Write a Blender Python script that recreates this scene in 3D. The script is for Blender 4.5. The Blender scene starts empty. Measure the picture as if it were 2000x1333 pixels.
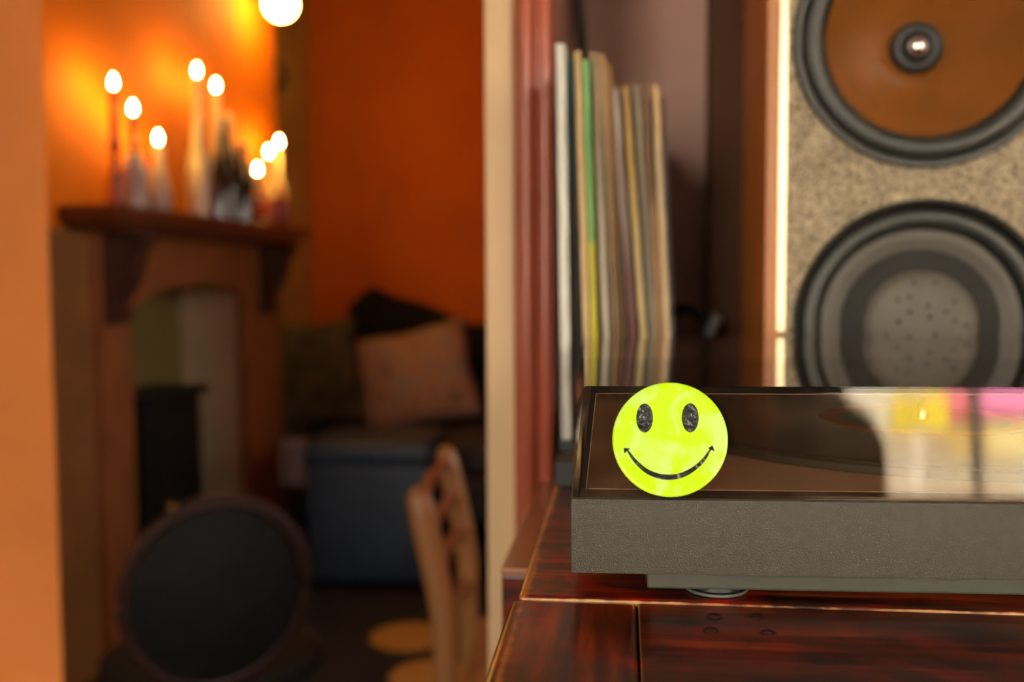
import bpy, bmesh, math, random
from mathutils import Vector, Matrix
random.seed(7)
S = bpy.context.scene
COL = S.collection
PI = math.pi
R = math.radians

# ------------------------------------------------------------------ camera
CZ = 1.02
cd = bpy.data.cameras.new('camera'); cam = bpy.data.objects.new('camera', cd); COL.objects.link(cam)
cd.lens = 35.0; cd.sensor_width = 36.0; cd.clip_start = 0.02
yaw, pit, roll = R(6.4), R(3.5), R(0.26)
f_ = Vector((-math.sin(yaw)*math.cos(pit), math.cos(yaw)*math.cos(pit), -math.sin(pit)))
r_ = Vector((math.cos(yaw), math.sin(yaw), 0)); u_ = r_.cross(f_)
r2 = r_*math.cos(roll) - u_*math.sin(roll); u2 = u_*math.cos(roll) + r_*math.sin(roll)
mw = Matrix.Identity(4)
for i in range(3):
    mw[i][0] = r2[i]; mw[i][1] = u2[i]; mw[i][2] = -f_[i]
mw[2][3] = CZ
cam.matrix_world = mw
cd.dof.use_dof = True; cd.dof.focus_distance = 0.424; cd.dof.aperture_fstop = 5.0
S.camera = cam

# ------------------------------------------------------------------ world and window daylight
w = bpy.data.worlds.new('overcast_sky'); S.world = w; w.use_nodes = True
bg = w.node_tree.nodes['Background']
bg.inputs['Color'].default_value = (1.0, 0.92, 0.78, 1); bg.inputs['Strength'].default_value = 24.0
sl = bpy.data.lights.new('sun', 'SUN'); sl.energy = 120.0; sl.color = (1.0, 0.93, 0.82); sl.angle = R(0.5)
so = bpy.data.objects.new('sun', sl); COL.objects.link(so)
so.rotation_euler = Vector((-0.15, -0.75, -0.64)).to_track_quat('-Z', 'Y').to_euler()   # high behind the house, onto the street front
def portal(name, loc, sx, sz, rz):
    l = bpy.data.lights.new(name, 'AREA'); l.shape = 'RECTANGLE'; l.size = sx; l.size_y = sz
    l.cycles.is_portal = True
    o = bpy.data.objects.new(name, l); COL.objects.link(o); o.location = loc
    o.rotation_euler = (R(90), 0, rz); return o
WX0, WX1, WZ0, WZ1, WY = 0.72, 2.30, 0.76, 2.05, -2.2
VX0, VX1 = -1.40, -0.45  # unseen second window, added to light the door lining and left wall
portal('window_portal', ((WX0+WX1)/2, WY-0.12, (WZ0+WZ1)/2), WX1-WX0, WZ1-WZ0, 0)
UY0, UY1, UZ0, UZ1 = 1.75, 2.20, 1.00, 1.80   # unseen small window added in the back room's right-hand wall to light the hearth
portal('window_portal', (1.60, (UY0+UY1)/2, (UZ0+UZ1)/2), UY1-UY0, UZ1-UZ0, R(90))
portal('window_portal', ((VX0+VX1)/2, WY-0.12, (WZ0+WZ1)/2), VX1-VX0, WZ1-WZ0, 0)
S.view_settings.view_transform = 'Standard'; S.view_settings.look = 'None'
S.view_settings.exposure = 0.14; S.view_settings.gamma = 1.0; S.view_settings.use_curve_mapping = False
S.cycles.max_bounces = 12; S.cycles.diffuse_bounces = 5; S.cycles.transparent_max_bounces = 24
S.cycles.sample_clamp_indirect = 6.0

# ------------------------------------------------------------------ materials
def nt(name):
    m = bpy.data.materials.new(name); m.use_nodes = True
    n = m.node_tree; return m, n, n.nodes['Principled BSDF']
def N(n, t, **k):
    x = n.nodes.new(t)
    for a, b in k.items():
        if a in x.inputs: x.inputs[a].default_value = b
        else: setattr(x, a, b)
    return x
def c4(c): return (c[0], c[1], c[2], 1)
def coords(n, scale=(1, 1, 1), kind='Object', rot=(0, 0, 0)):
    t = N(n, 'ShaderNodeTexCoord'); m = N(n, 'ShaderNodeMapping')
    m.inputs['Scale'].default_value = scale; m.inputs['Rotation'].default_value = rot
    n.links.new(t.outputs[kind], m.inputs['Vector']); return m.outputs['Vector']
def ramp(n, fac, stops):
    r = N(n, 'ShaderNodeValToRGB'); e = r.color_ramp.elements
    while len(e) < len(stops): e.new(0.5)
    for i, (p, c) in enumerate(stops):
        e[i].position = p; e[i].color = c4(c) if len(c) == 3 else c
    n.links.new(fac, r.inputs['Fac']); return r.outputs['Color']
def mix(n, fac, a, b, mode='MIX'):
    m = N(n, 'ShaderNodeMix', data_type='RGBA', blend_type=mode)
    for s, v in ((0, fac), (6, a), (7, b)):
        if hasattr(v, 'node'): n.links.new(v, m.inputs[s])
        else: m.inputs[s].default_value = v if s == 0 else c4(v)
    return m.outputs[2]
def mathn(n, op, a, b=0.0, clamp=False):
    m = N(n, 'ShaderNodeMath', operation=op); m.use_clamp = clamp
    for i, v in enumerate((a, b)):
        if hasattr(v, 'node'): n.links.new(v, m.inputs[i])
        else: m.inputs[i].default_value = v
    return m.outputs[0]
def plain(name, col, rough=0.6, var=0.12, scale=20, bump=0.0, bscale=120, metal=0.0, coat=0.0, stretch=(1, 1, 1), bdist=0.002, spec=0.5):
    m, n, p = nt(name)
    v = coords(n, stretch)
    no = N(n, 'ShaderNodeTexNoise', Scale=scale, Detail=4.0); n.links.new(v, no.inputs['Vector'])
    lo = [c*(1-var) for c in col]; hi = [min(1, c*(1+var)) for c in col]
    n.links.new(ramp(n, no.outputs['Fac'], [(0.3, lo), (0.7, hi)]), p.inputs['Base Color'])
    p.inputs['Roughness'].default_value = rough; p.inputs['Metallic'].default_value = metal
    p.inputs['Coat Weight'].default_value = coat; p.inputs['Specular IOR Level'].default_value = spec
    if bump:
        b = N(n, 'ShaderNodeTexNoise', Scale=bscale, Detail=3.0); n.links.new(v, b.inputs['Vector'])
        bp = N(n, 'ShaderNodeBump', Strength=bump, Distance=bdist)
        n.links.new(b.outputs['Fac'], bp.inputs['Height']); n.links.new(bp.outputs['Normal'], p.inputs['Normal'])
    return m
def emis(name, col, st):
    m, n, p = nt(name)
    p.inputs['Base Color'].default_value = c4((0.8, 0.6, 0.4)); p.inputs['Emission Color'].default_value = c4(col)
    p.inputs['Emission Strength'].default_value = st; return m
def wood(name, stops, axis='X', scale=1.0, rough=0.25, bump=0.15, coat=0.3, spec=0.5, wear=None, red=False):
    """grain runs along AXIS; wear = list of (axis, position, half width) lines rubbed back to pale wood"""
    m, n, p = nt(name)
    st = {'X': (3, 60, 60), 'Y': (60, 3, 60), 'Z': (60, 60, 3)}[axis]
    v = coords(n, tuple(s*scale for s in st))
    a = N(n, 'ShaderNodeTexNoise', Scale=1.0, Detail=8.0, Roughness=0.65, Distortion=0.6); n.links.new(v, a.inputs['Vector'])
    v2 = coords(n, tuple(s*scale for s in {'X': (4, 16, 16), 'Y': (16, 4, 16), 'Z': (16, 16, 4)}[axis]))
    b = N(n, 'ShaderNodeTexNoise', Scale=1.0, Detail=3.0, Distortion=1.5); n.links.new(v2, b.inputs['Vector'])
    f = mathn(n, 'ADD', mathn(n, 'MULTIPLY', a.outputs['Fac'], 0.6), mathn(n, 'MULTIPLY', b.outputs['Fac'], 0.4))
    col = ramp(n, f, stops)
    if red:
        r_n = N(n, 'ShaderNodeTexNoise', Scale=26.0, Detail=3.0, Distortion=1.0); tr = N(n, 'ShaderNodeTexCoord'); n.links.new(tr.outputs['Object'], r_n.inputs['Vector'])
        rm = mathn(n, 'MULTIPLY', mathn(n, 'SUBTRACT', r_n.outputs['Fac'], 0.50), 7.0, True)
        col = mix(n, mathn(n, 'MULTIPLY', rm, red), col, ramp(n, a.outputs['Fac'], [(0.3, (0.16, 0.004, 0.002)), (0.7, (0.42, 0.012, 0.003))]))
        dm_ = mathn(n, 'MULTIPLY', mathn(n, 'SUBTRACT', 0.42, r_n.outputs['Fac']), 6.0, True)
        col = mix(n, mathn(n, 'MULTIPLY', dm_, 0.6), col, (0.02, 0.006, 0.004))
    if wear:
        tc = N(n, 'ShaderNodeTexCoord'); sp = N(n, 'ShaderNodeSeparateXYZ'); n.links.new(tc.outputs['Object'], sp.inputs[0])
        wn = N(n, 'ShaderNodeTexNoise', Scale=130.0, Detail=6.0); n.links.new(tc.outputs['Object'], wn.inputs['Vector'])
        wl = N(n, 'ShaderNodeTexNoise', Scale=22.0, Detail=2.0); n.links.new(tc.outputs['Object'], wl.inputs['Vector'])
        for (ax, pos, hw, wc) in wear:
            d = mathn(n, 'ABSOLUTE', mathn(n, 'SUBTRACT', sp.outputs[ax], pos))
            d = mathn(n, 'DIVIDE', d, hw)
            k = mathn(n, 'ADD', mathn(n, 'MULTIPLY', wn.outputs['Fac'], 1.5), mathn(n, 'MULTIPLY', wl.outputs['Fac'], 2.2))
            k = mathn(n, 'SUBTRACT', mathn(n, 'SUBTRACT', k, 1.15), d)
            k = mathn(n, 'MULTIPLY', k, 1.6, True)
            col = mix(n, k, col, wc)
    n.links.new(col, p.inputs['Base Color'])
    p.inputs['Roughness'].default_value = rough; p.inputs['Coat Weight'].default_value = coat
    p.inputs['Coat Roughness'].default_value = 0.15; p.inputs['Specular IOR Level'].default_value = spec
    bp = N(n, 'ShaderNodeBump', Strength=bump, Distance=0.001)
    n.links.new(a.outputs['Fac'], bp.inputs['Height']); n.links.new(bp.outputs['Normal'], p.inputs['Normal'])
    return m
def clear(name, tint, rough=0.0, ior=1.5, dust=0.0, dcol=(0.5, 0.45, 0.4)):
    """clear sheet: tinted see-through body under a Fresnel reflection, with optional dust"""
    m, n, p = nt(name); out = n.nodes['Material Output']; n.nodes.remove(p)
    t = N(n, 'ShaderNodeBsdfTransparent', Color=c4(tint)); g = N(n, 'ShaderNodeBsdfAnisotropic')
    g.inputs['Color'].default_value = (1, 1, 1, 1); g.inputs['Roughness'].default_value = rough
    fr = N(n, 'ShaderNodeFresnel', IOR=ior); mx = N(n, 'ShaderNodeMixShader')
    n.links.new(fr.outputs[0], mx.inputs[0]); n.links.new(t.outputs[0], mx.inputs[1]); n.links.new(g.outputs[0], mx.inputs[2])
    last = mx.outputs[0]
    if dust:
        v = coords(n)
        d1 = N(n, 'ShaderNodeTexNoise', Scale=1500.0, Detail=2.0); n.links.new(v, d1.inputs['Vector'])
        d2 = N(n, 'ShaderNodeTexNoise', Scale=22.0, Detail=4.0); n.links.new(v, d2.inputs['Vector'])
        k = mathn(n, 'MULTIPLY', mathn(n, 'SUBTRACT', d1.outputs['Fac'], 0.66), 6.0, True)
        k = mathn(n, 'MULTIPLY', k, mathn(n, 'MULTIPLY', mathn(n, 'SUBTRACT', d2.outputs['Fac'], 0.42), 5.0, True), True)
        haze = mathn(n, 'ADD', mathn(n, 'MULTIPLY', mathn(n, 'SUBTRACT', d2.outputs['Fac'], 0.45), dust*0.35, True), 0.018)
        k = mathn(n, 'ADD', mathn(n, 'MULTIPLY', k, dust), haze, True)
        df = N(n, 'ShaderNodeBsdfDiffuse', Color=c4(dcol)); m2 = N(n, 'ShaderNodeMixShader')
        n.links.new(k, m2.inputs[0]); n.links.new(last, m2.inputs[1]); n.links.new(df.outputs[0], m2.inputs[2]); last = m2.outputs[0]
    n.links.new(last, out.inputs['Surface']); return m

M = {}
M['orange_wall'] = plain('orange_paint', (0.60, 0.135, 0.003), 0.7, 0.1, 3, 0.1, 30, spec=0.2)
M['stub_wall'] = plain('terracotta_paint', (0.86, 0.27, 0.065), 0.7, 0.1, 3, 0.1, 30, spec=0.3)
M['ochre_wall'] = plain('ochre_paint', (0.42, 0.27, 0.09), 0.6, 0.1, 4)
M['mauve_wall'] = plain('mauve_paint', (0.48, 0.265, 0.21), 0.5, 0.12, 5, 0.15, 25)
M['red_paint'] = plain('red_gloss_paint', (0.42, 0.095, 0.048), 0.2, 0.12, 12, 0.1, 40)
M['cream_paint'] = plain('cream_paint', (0.76, 0.50, 0.27), 0.5, 0.05, 6)
M['ceiling_paint'] = plain('ceiling_paint', (0.6, 0.5, 0.4), 0.8)
M['floor_wood'] = wood('dark_floorboards', [(0.3, (0.02, 0.008, 0.004)), (0.7, (0.05, 0.018, 0.008))], 'Y', 0.4, 0.65, 0.15, 0.0, 0.2)
M['mantel_wood'] = wood('mantel_wood', [(0.3, (0.045, 0.012, 0.004)), (0.7, (0.11, 0.030, 0.010))], 'Y', 0.6, 0.4)
M['surround'] = plain('brown_painted_wood', (0.23, 0.072, 0.018), 0.6, 0.15, 10)
M['corbel'] = plain('dark_corbel_wood', (0.045, 0.014, 0.006), 0.6, 0.2, 14)
M['olive_plaster'] = plain('lit_olive_plaster', (0.80, 0.66, 0.44), 0.7, 0.1, 5)  # paler plaster: daylight on the hearth reveal is put into the colour
M['iron'] = plain('black_cast_iron', (0.009, 0.008, 0.007), 0.6, 0.3, 30, 0.2, 200, spec=0.25)
M['brass'] = plain('aged_brass', (0.75, 0.48, 0.16), 0.3, 0.1, 20, metal=1.0)
M['trim_brass'] = plain('polished_trim', (0.74, 0.63, 0.41), 0.38, 0.03, 20, metal=1.0)
M['chrome'] = plain('satin_chrome', (0.75, 0.74, 0.72), 0.18, 0.03, 20, metal=1.0)
M['black_rubber'] = plain('black_rubber', (0.013, 0.013, 0.013), 0.5, 0.2, 40)
M['grey_rubber'] = plain('grey_rubber', (0.10, 0.10, 0.085), 0.4, 0.1, 40)

# ------------------------------------------------------------------ mesh helpers
def B(): return bmesh.new()
def box(bm, x0, x1, y0, y1, z0, z1, bev=0.0, seg=2):
    t = bmesh.new(); bmesh.ops.create_cube(t, size=1.0)
    for v in t.verts:
        v.co = Vector(((x0+x1)/2 + v.co.x*(x1-x0), (y0+y1)/2 + v.co.y*(y1-y0), (z0+z1)/2 + v.co.z*(z1-z0)))
    if bev: bmesh.ops.bevel(t, geom=list(t.edges), offset=bev, segments=seg, affect='EDGES', profile=0.6)
    merge(bm, t); return bm
def merge(bm, t, mat=None):
    if mat is not None: bmesh.ops.transform(t, matrix=mat, verts=t.verts)
    me = bpy.data.meshes.new('tmp'); t.to_mesh(me); t.free(); bm.from_mesh(me); bpy.data.meshes.remove(me)
def prism(bm, pts, axis, a0, a1, bev=0.0):
    """polygon extruded along AXIS: 'x' pts=(y,z); 'y' pts=(x,z); 'z' pts=(x,y)"""
    t = bmesh.new()
    def P(p, a): return {'x': (a, p[0], p[1]), 'y': (p[0], a, p[1]), 'z': (p[0], p[1], a)}[axis]
    A = [t.verts.new(P(p, a0)) for p in pts]; Bv = [t.verts.new(P(p, a1)) for p in pts]
    n = len(pts)
    t.faces.new(A); t.faces.new(Bv[::-1])
    for i in range(n): t.faces.new((A[i], A[(i+1) % n], Bv[(i+1) % n], Bv[i]))
    bmesh.ops.recalc_face_normals(t, faces=t.faces)
    if bev: bmesh.ops.bevel(t, geom=list(t.edges), offset=bev, segments=2, affect='EDGES')
    merge(bm, t); return bm
def lathe(bm, prof, seg=48, axis='z', c=(0, 0, 0), cap=True):
    """prof = (radius, height) pairs; axis z up or y (towards +y)"""
    t = bmesh.new(); rings = []
    for r, h in prof:
        ring = []
        for k in range(seg):
            a = 2*PI*k/seg; x, y = r*math.cos(a), r*math.sin(a)
            ring.append(t.verts.new((c[0]+x, c[1]+y, c[2]+h) if axis == 'z' else (c[0]+x, c[1]+h, c[2]+y)))
        rings.append(ring)
    for a, b in zip(rings, rings[1:]):
        for k in range(seg): t.faces.new((a[k], a[(k+1) % seg], b[(k+1) % seg], b[k]))
    if cap:
        if prof[0][0] > 1e-5: t.faces.new(rings[0][::-1])
        if prof[-1][0] > 1e-5: t.faces.new(rings[-1])
    bmesh.ops.remove_doubles(t, verts=t.verts, dist=1e-7)
    bmesh.ops.recalc_face_normals(t, faces=t.faces)
    merge(bm, t); return bm
def tube(bm, pts, r, seg=8):
    pts = [Vector(p) for p in pts]; t = bmesh.new(); rings = []
    rad = r if isinstance(r, (list, tuple)) else [r]*len(pts)
    up = Vector((0, 0, 1))
    for i, p in enumerate(pts):
        d = (pts[min(i+1, len(pts)-1)] - pts[max(i-1, 0)]).normalized()
        s = d.cross(up if abs(d.z) < 0.95 else Vector((1, 0, 0))).normalized(); q = s.cross(d)
        rings.append([t.verts.new(p + (s*math.cos(2*PI*k/seg) + q*math.sin(2*PI*k/seg))*rad[i]) for k in range(seg)])
    for a, b in zip(rings, rings[1:]):
        for k in range(seg): t.faces.new((a[k], a[(k+1) % seg], b[(k+1) % seg], b[k]))
    t.faces.new(rings[0][::-1]); t.faces.new(rings[-1])
    bmesh.ops.recalc_face_normals(t, faces=t.faces)
    merge(bm, t); return bm
def spline(pts, n=8):
    """Catmull-Rom through PTS"""
    P = [Vector(p) for p in pts]; P = [P[0]*2-P[1]] + P + [P[-1]*2-P[-2]]; out = []
    for i in range(1, len(P)-2):
        for k in range(n):
            t = k/n; a, b, c, d = P[i-1], P[i], P[i+1], P[i+2]
            out.append(0.5*((2*b) + (c-a)*t + (2*a-5*b+4*c-d)*t*t + (3*b-a-3*c+d)*t**3))
    out.append(P[-2]); return out
def pillow(bm, w_, h_, th, nx=20, noise=0.004, pw=0.42):
    """stuffed cushion standing in the XZ plane, centred"""
    t = bmesh.new(); g = {}
    rnd = random.Random(int(w_*1000)+nx)
    for side in (1, -1):
        for i in range(nx+1):
            for j in range(nx+1):
                a, b = i/nx*2-1, j/nx*2-1
                e = max(0.0, (1-a*a)*(1-b*b))**pw
                pin = 1-0.10*(1-abs(a*b))*max(abs(a), abs(b))**3
                co = (a*w_/2*pin, side*th/2*e + rnd.uniform(-noise, noise)*e, b*h_/2*pin)
                g[side, i, j] = t.verts.new(co)
    for side in (1, -1):
        for i in range(nx):
            for j in range(nx):
                f = [g[side, i, j], g[side, i+1, j], g[side, i+1, j+1], g[side, i, j+1]]
                t.faces.new(f if side < 0 else f[::-1])
    bmesh.ops.remove_doubles(t, verts=t.verts, dist=1e-5)
    merge(bm, t); return bm

def tagit(o, label=None, cat=None, group=None, kind=None):
    if label: o['label'] = label
    if cat: o['category'] = cat
    if group: o['group'] = group
    if kind: o['kind'] = kind
    return o
def obj(name, bm, m, parent=None, smooth=None, loc=None, rot=None, **tags):
    me = bpy.data.meshes.new(name); bm.to_mesh(me); bm.free()
    for k in (m if isinstance(m, (list, tuple)) else [m]): me.materials.append(k)
    if smooth is not None:
        me.shade_smooth()
        if smooth < 180:
            me.set_sharp_from_angle(angle=R(smooth))
    o = bpy.data.objects.new(name, me); COL.objects.link(o)
    if parent: o.parent = parent
    if loc: o.location = loc
    if rot: o.rotation_euler = rot
    return tagit(o, **tags)
def empty(name, loc=(0, 0, 0), rz=0.0, rot=None, **tags):
    o = bpy.data.objects.new(name, None); COL.objects.link(o); o.location = loc
    o.rotation_euler = rot or (0, 0, rz); o.empty_display_size = 0.05
    return tagit(o, **tags)
def struct(name, bm, m, **k): return obj(name, bm, m, kind='structure', **k)

# ------------------------------------------------------------------ the setting
CH = 2.62
struct('floor', box(B(), -3.2, 3.2, -2.4, 4.9, -0.1, 0), M['floor_wood'])
struct('ceiling', box(B(), -3.2, 3.2, -2.4, 4.9, CH, CH+0.1), M['ceiling_paint'])
M['front_wall'] = plain('front_room_plaster', (0.30, 0.16, 0.09), 0.7, 0.08, 3)
# front room
wb = B()
for a, b in ((-2.6, VX0), (VX1, WX0), (WX1, 3.2)): box(wb, a, b, WY-0.2, WY, 0, CH)
for a, b in ((VX0, VX1), (WX0, WX1)): box(wb, a, b, WY-0.2, WY, 0, WZ0); box(wb, a, b, WY-0.2, WY, WZ1, CH)
struct('wall_back', wb, M['front_wall'])
struct('wall_left', box(B(), -2.6, -2.45, WY, 1.5, 0, CH), M['front_wall'])
struct('wall_right', box(B(), 2.7, 2.85, WY, 1.25, 0, CH), M['front_wall'])
struct('wall_partition_left', prism(B(), [(-2.6, 1.5), (-0.91, 1.5), (-0.99, 1.62), (-2.6, 1.62)], 'z', 0, CH), M['stub_wall'])
struct('wall_alcove', box(B(), -0.0653, 2.85, 1.25, 1.37, 0, CH), M['mauve_wall'])
struct('wall_alcove_shade_panel', box(B(), 0.099, 2.85, 1.19, 1.25, 0, CH, 0.004), plain('speaker_shade_brown', (0.090, 0.034, 0.014), 0.6, 0.1, 6, spec=0.15))  # added panel; its dark tone stands in for the speaker's shadow
struct('wall_pier', box(B(), -0.1033, -0.0655, 0.952, 1.37, 0, CH), M['mauve_wall'])
d1 = B(); box(d1, -0.1313, -0.1033, 0.948, 1.37, 0, CH, 0.0015)
struct('trim_1', d1, M['cream_paint'])
# red moulded architrave beside the cream door lining
pf = [(-0.1032, 0.952), (-0.1032, 0.938), (-0.0985, 0.934), (-0.0965, 0.930)]
for k in range(9):
    a = PI - PI*k/8
    pf.append((-0.0895 + 0.0066*math.cos(a), 0.930 - 0.0065*math.sin(a)))
pf += [(-0.0815, 0.936), (-0.0795, 0.937)]
for k in range(7):
    a = PI - PI*k/6
    pf.append((-0.0727 + 0.0062*math.cos(a), 0.937 - 0.0055*math.sin(a)))
pf += [(-0.0655, 0.942), (-0.0655, 0.952)]
struct('trim_2', prism(B(), pf, 'z', 0.0, CH), M['red_paint'], smooth=50)
# header above the opening between the two rooms (slanting over it, out of sight)
struct('wall_header', prism(B(), [(-0.95, 1.5), (-0.1, 1.25), (-0.1, 1.37), (-0.95, 1.62)], 'z', 2.1, CH), M['stub_wall'])
# sash windows behind the photographer; the left one is added for its light
GLASS = clear('window_glass', (0.96, 0.97, 0.96))
for wn_, X0, X1 in (('window_1', WX0, WX1), ('added_window_2', VX0, VX1)):
    wf = B()
    for a in ((X0, X0+0.05), (X1-0.05, X1), ((X0+X1)/2-0.02, (X0+X1)/2+0.02)):
        box(wf, a[0], a[1], WY-0.12, WY-0.06, WZ0, WZ1, 0.004)
    for a in ((WZ0, WZ0+0.05), (WZ1-0.05, WZ1), (1.5, 1.54)):
        box(wf, X0, X1, WY-0.125, WY-0.055, a[0], a[1], 0.004)
    win = struct(wn_, wf, M['cream_paint'])
    obj('pane', box(B(), X0+0.02, X1-0.02, WY-0.095, WY-0.091, WZ0+0.02, WZ1-0.02), GLASS, win)
    obj('window_sill', box(B(), X0-0.05, X1+0.05, WY-0.06, WY+0.12, WZ0-0.03, WZ0, 0.006), M['cream_paint'], win)
def added_curtain_bm():
    t = bmesh.new(); rows = []
    prof = [(0.72, 0.93), (0.97, 0.925), (1.05, 0.89), (1.10, 0.82), (1.30, 0.735), (1.45, 0.72), (1.7, 0.80), (2.34, 1.0)]
    for j in range(70):
        z = 0.72 + (2.34-0.72)*j/69
        for (z0, x0), (z1, x1) in zip(prof, prof[1:]):
            if z0 <= z <= z1: xr = x0 + (x1-x0)*(z-z0)/(z1-z0)
        rows.append([t.verts.new((0.62 + (xr-0.62)*i/60, 0.018*math.sin(i*PI/3), z)) for i in range(61)])
    for a, b in zip(rows, rows[1:]):
        for i in range(60): t.faces.new((a[i], a[i+1], b[i+1], b[i]))
    bmesh.ops.solidify(t, geom=list(t.faces), thickness=0.003); return t
obj('added_curtain', added_curtain_bm(), plain('dark_brown_curtain', (0.06, 0.03, 0.02), 0.9), None, 180, loc=(0, WY+0.17, 0), label='dark brown drape added at the wide window to shape its reflection in the lid', cat='added_curtain')  # unseen drape, added to cut off the window's reflection in the lid

# back room
PSI = R(-3.5); FO = (-1.368, 2.291, 0)
fire = lambda name, z=0.0, **k: empty(name, (FO[0], FO[1], z), PSI, **k)
# the chimney breast, with a hearth opening left free: local x = out of the wall, y = along it
def arch_z(s):
    # shallow arch over the hearth opening (s along the wall)
    q = (s-0.66)/0.40
    return 1.012 - 0.075*abs(q)**2.6
OS0, OS1 = 0.262, 0.968
cb = B()
box(cb, -0.35, 0, -0.75, OS0, 0, CH); box(cb, -0.35, 0, OS1, 1.336, 0, CH)
box(cb, -0.35, 0, OS0, OS1, 1.03, CH)
struct('wall_chimney', cb, M['orange_wall'], loc=(FO[0], FO[1], 0), rot=(0, 0, PSI))
struct('wall_recess', box(B(), -0.35, -0.188, 1.336, 2.3, 0, CH), M['ochre_wall'], loc=(FO[0], FO[1], 0), rot=(0, 0, PSI))
struct('wall_recess_near', box(B(), -0.6, -0.19, -0.8, -0.75, 0, CH), M['ochre_wall'], loc=(FO[0], FO[1], 0), rot=(0, 0, PSI))
M['orange_far'] = plain('deep_orange_paint', (0.52, 0.098, 0.004), 0.7, 0.1, 3, 0.1, 30, spec=0.2)
struct('wall_far', box(B(), -1.75, 1.6, 4.47, 4.6, 0, CH), M['orange_far'])
wb = B(); box(wb, 1.5, 1.62, 1.37, UY0, 0, CH); box(wb, 1.5, 1.62, UY1, 4.47, 0, CH); box(wb, 1.5, 1.62, UY0, UY1, 0, UZ0); box(wb, 1.5, 1.62, UY0, UY1, UZ1, CH)
struct('wall_far_right', wb, M['orange_far'])
wf = B()
for a, b in ((UY0, UY0+0.04), (UY1-0.04, UY1), ((UY0+UY1)/2-0.012, (UY0+UY1)/2+0.012)): box(wf, 1.53, 1.58, a, b, UZ0, UZ1, 0.004)
for a, b in ((UZ0, UZ0+0.04), (UZ1-0.04, UZ1)): box(wf, 1.528, 1.582, UY0, UY1, a, b, 0.004)
win = struct('added_window_3', wf, M['cream_paint'])
obj('pane', box(B(), 1.553, 1.557, UY0+0.01, UY1-0.01, UZ0+0.01, UZ1-0.01), GLASS, win)
struct('wall_near_left', box(B(), -2.6, -1.55, 1.55, 1.62, 0, CH), M['orange_wall'])
struct('baseboard_far', box(B(), -1.42, 1.5, 4.45, 4.47, 0, 0.14, 0.004), M['ochre_wall'])
fb = B()
struct('wall_hearth_back', box(B(), -0.24, -0.20, OS0-0.04, OS1+0.04, 0.0, 1.06), plain('shaded_olive_plaster', (0.17, 0.135, 0.038), 0.8, 0.15, 5), loc=(FO[0], FO[1], 0), rot=(0, 0, PSI))  # darker copy of the reveal plaster, with the hearth's shade in its colour
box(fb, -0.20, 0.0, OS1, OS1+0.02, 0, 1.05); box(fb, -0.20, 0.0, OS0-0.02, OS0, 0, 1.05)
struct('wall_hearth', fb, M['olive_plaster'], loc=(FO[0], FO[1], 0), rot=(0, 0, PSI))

# ------------------------------------------------------------------ fireplace surround
sur = fire('fireplace_surround', label='brown painted timber fireplace surround with arched frieze under the candle shelf', cat='fireplace')
arc = [(OS0, arch_z(OS0))] + [(OS0+(OS1-OS0)*k/20, arch_z(OS0+(OS1-OS0)*k/20)) for k in range(1, 21)]
arc = [(s, z) for s, z in arc]
pts = [(0.12, 1.150), (0.12, 0.90), (OS0, 0.90)] + arc + [(OS1, 0.90), (1.185, 0.90), (1.185, 1.150)]
obj('frieze', prism(B(), pts, 'x', 0.002, 0.032), M['surround'], sur)
for (a, b) in ((0.12, OS0), (OS1, 1.185)):
    obj('pilaster', box(B(), 0.002, 0.036, a, b, 0.12, 0.90, 0.003), M['surround'], sur)
    obj('plinth_block', box(B(), 0.002, 0.05, a-0.01, b+0.01, 0.0, 0.12, 0.004), M['surround'], sur)
mb_ = B(); box(mb_, 0.002, 0.17, 0.0, 1.22, 1.165, 1.207, 0.004); box(mb_, 0.002, 0.135, 0.03, 1.19, 1.150, 1.166, 0.003)
obj('mantel_shelf', mb_, M['mantel_wood'], sur)
M['side_brown'] = plain('ochre_brown_board', (0.22, 0.082, 0.018), 0.7, 0.15, 6)
for a, b in ((-0.70, 0.119), (1.186, 1.330)): obj('side_panel', box(B(), 0.001, 0.012, a, b, 0.0, 1.15, 0.002), M['side_brown'], sur)
for s0 in (0.135, 1.09):
    cp = [(0.033, 1.150), (0.150, 1.150), (0.150, 1.125), (0.128, 1.10), (0.118, 1.06), (0.100, 1.01), (0.072, 0.975), (0.066, 0.955), (0.078, 0.94), (0.074, 0.92), (0.055, 0.91), (0.033, 0.91)]
    bb = B(); prism(bb, [(p[0], p[1]) for p in cp], 'y', s0, s0+0.065)
    obj('corbel', bb, M['corbel'], sur)

# wood stove in the hearth
st = fire('wood_stove', label='small black cast iron stove standing in the fireplace opening', cat='stove')
sb_ = B(); box(sb_, -0.19, -0.03, 0.44, 0.76, 0.10, 0.665, 0.008)
obj('body', sb_, M['iron'], st)
obj('top_plate', box(B(), -0.195, -0.01, 0.41, 0.79, 0.665, 0.69, 0.006), M['iron'], st)
dr = obj('door', box(B(), -0.03, -0.012, 0.47, 0.73, 0.22, 0.60, 0.008), M['iron'], st)
obj('knob', lathe(B(), [(0.006, 0), (0.006, 0.012), (0.014, 0.016), (0.017, 0.026), (0.010, 0.034), (0, 0.036)], 16, 'z'), M['brass'], dr, 60, loc=(-0.012, 0.487, 0.355), rot=(0, R(90), 0))
for a in (0.47, 0.73):
    for b in (-0.17, -0.05):
        obj('leg', lathe(B(), [(0.010, 0), (0.014, 0.02), (0.018, 0.10)], 12, c=(b, a, 0)), M['iron'], st)

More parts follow.
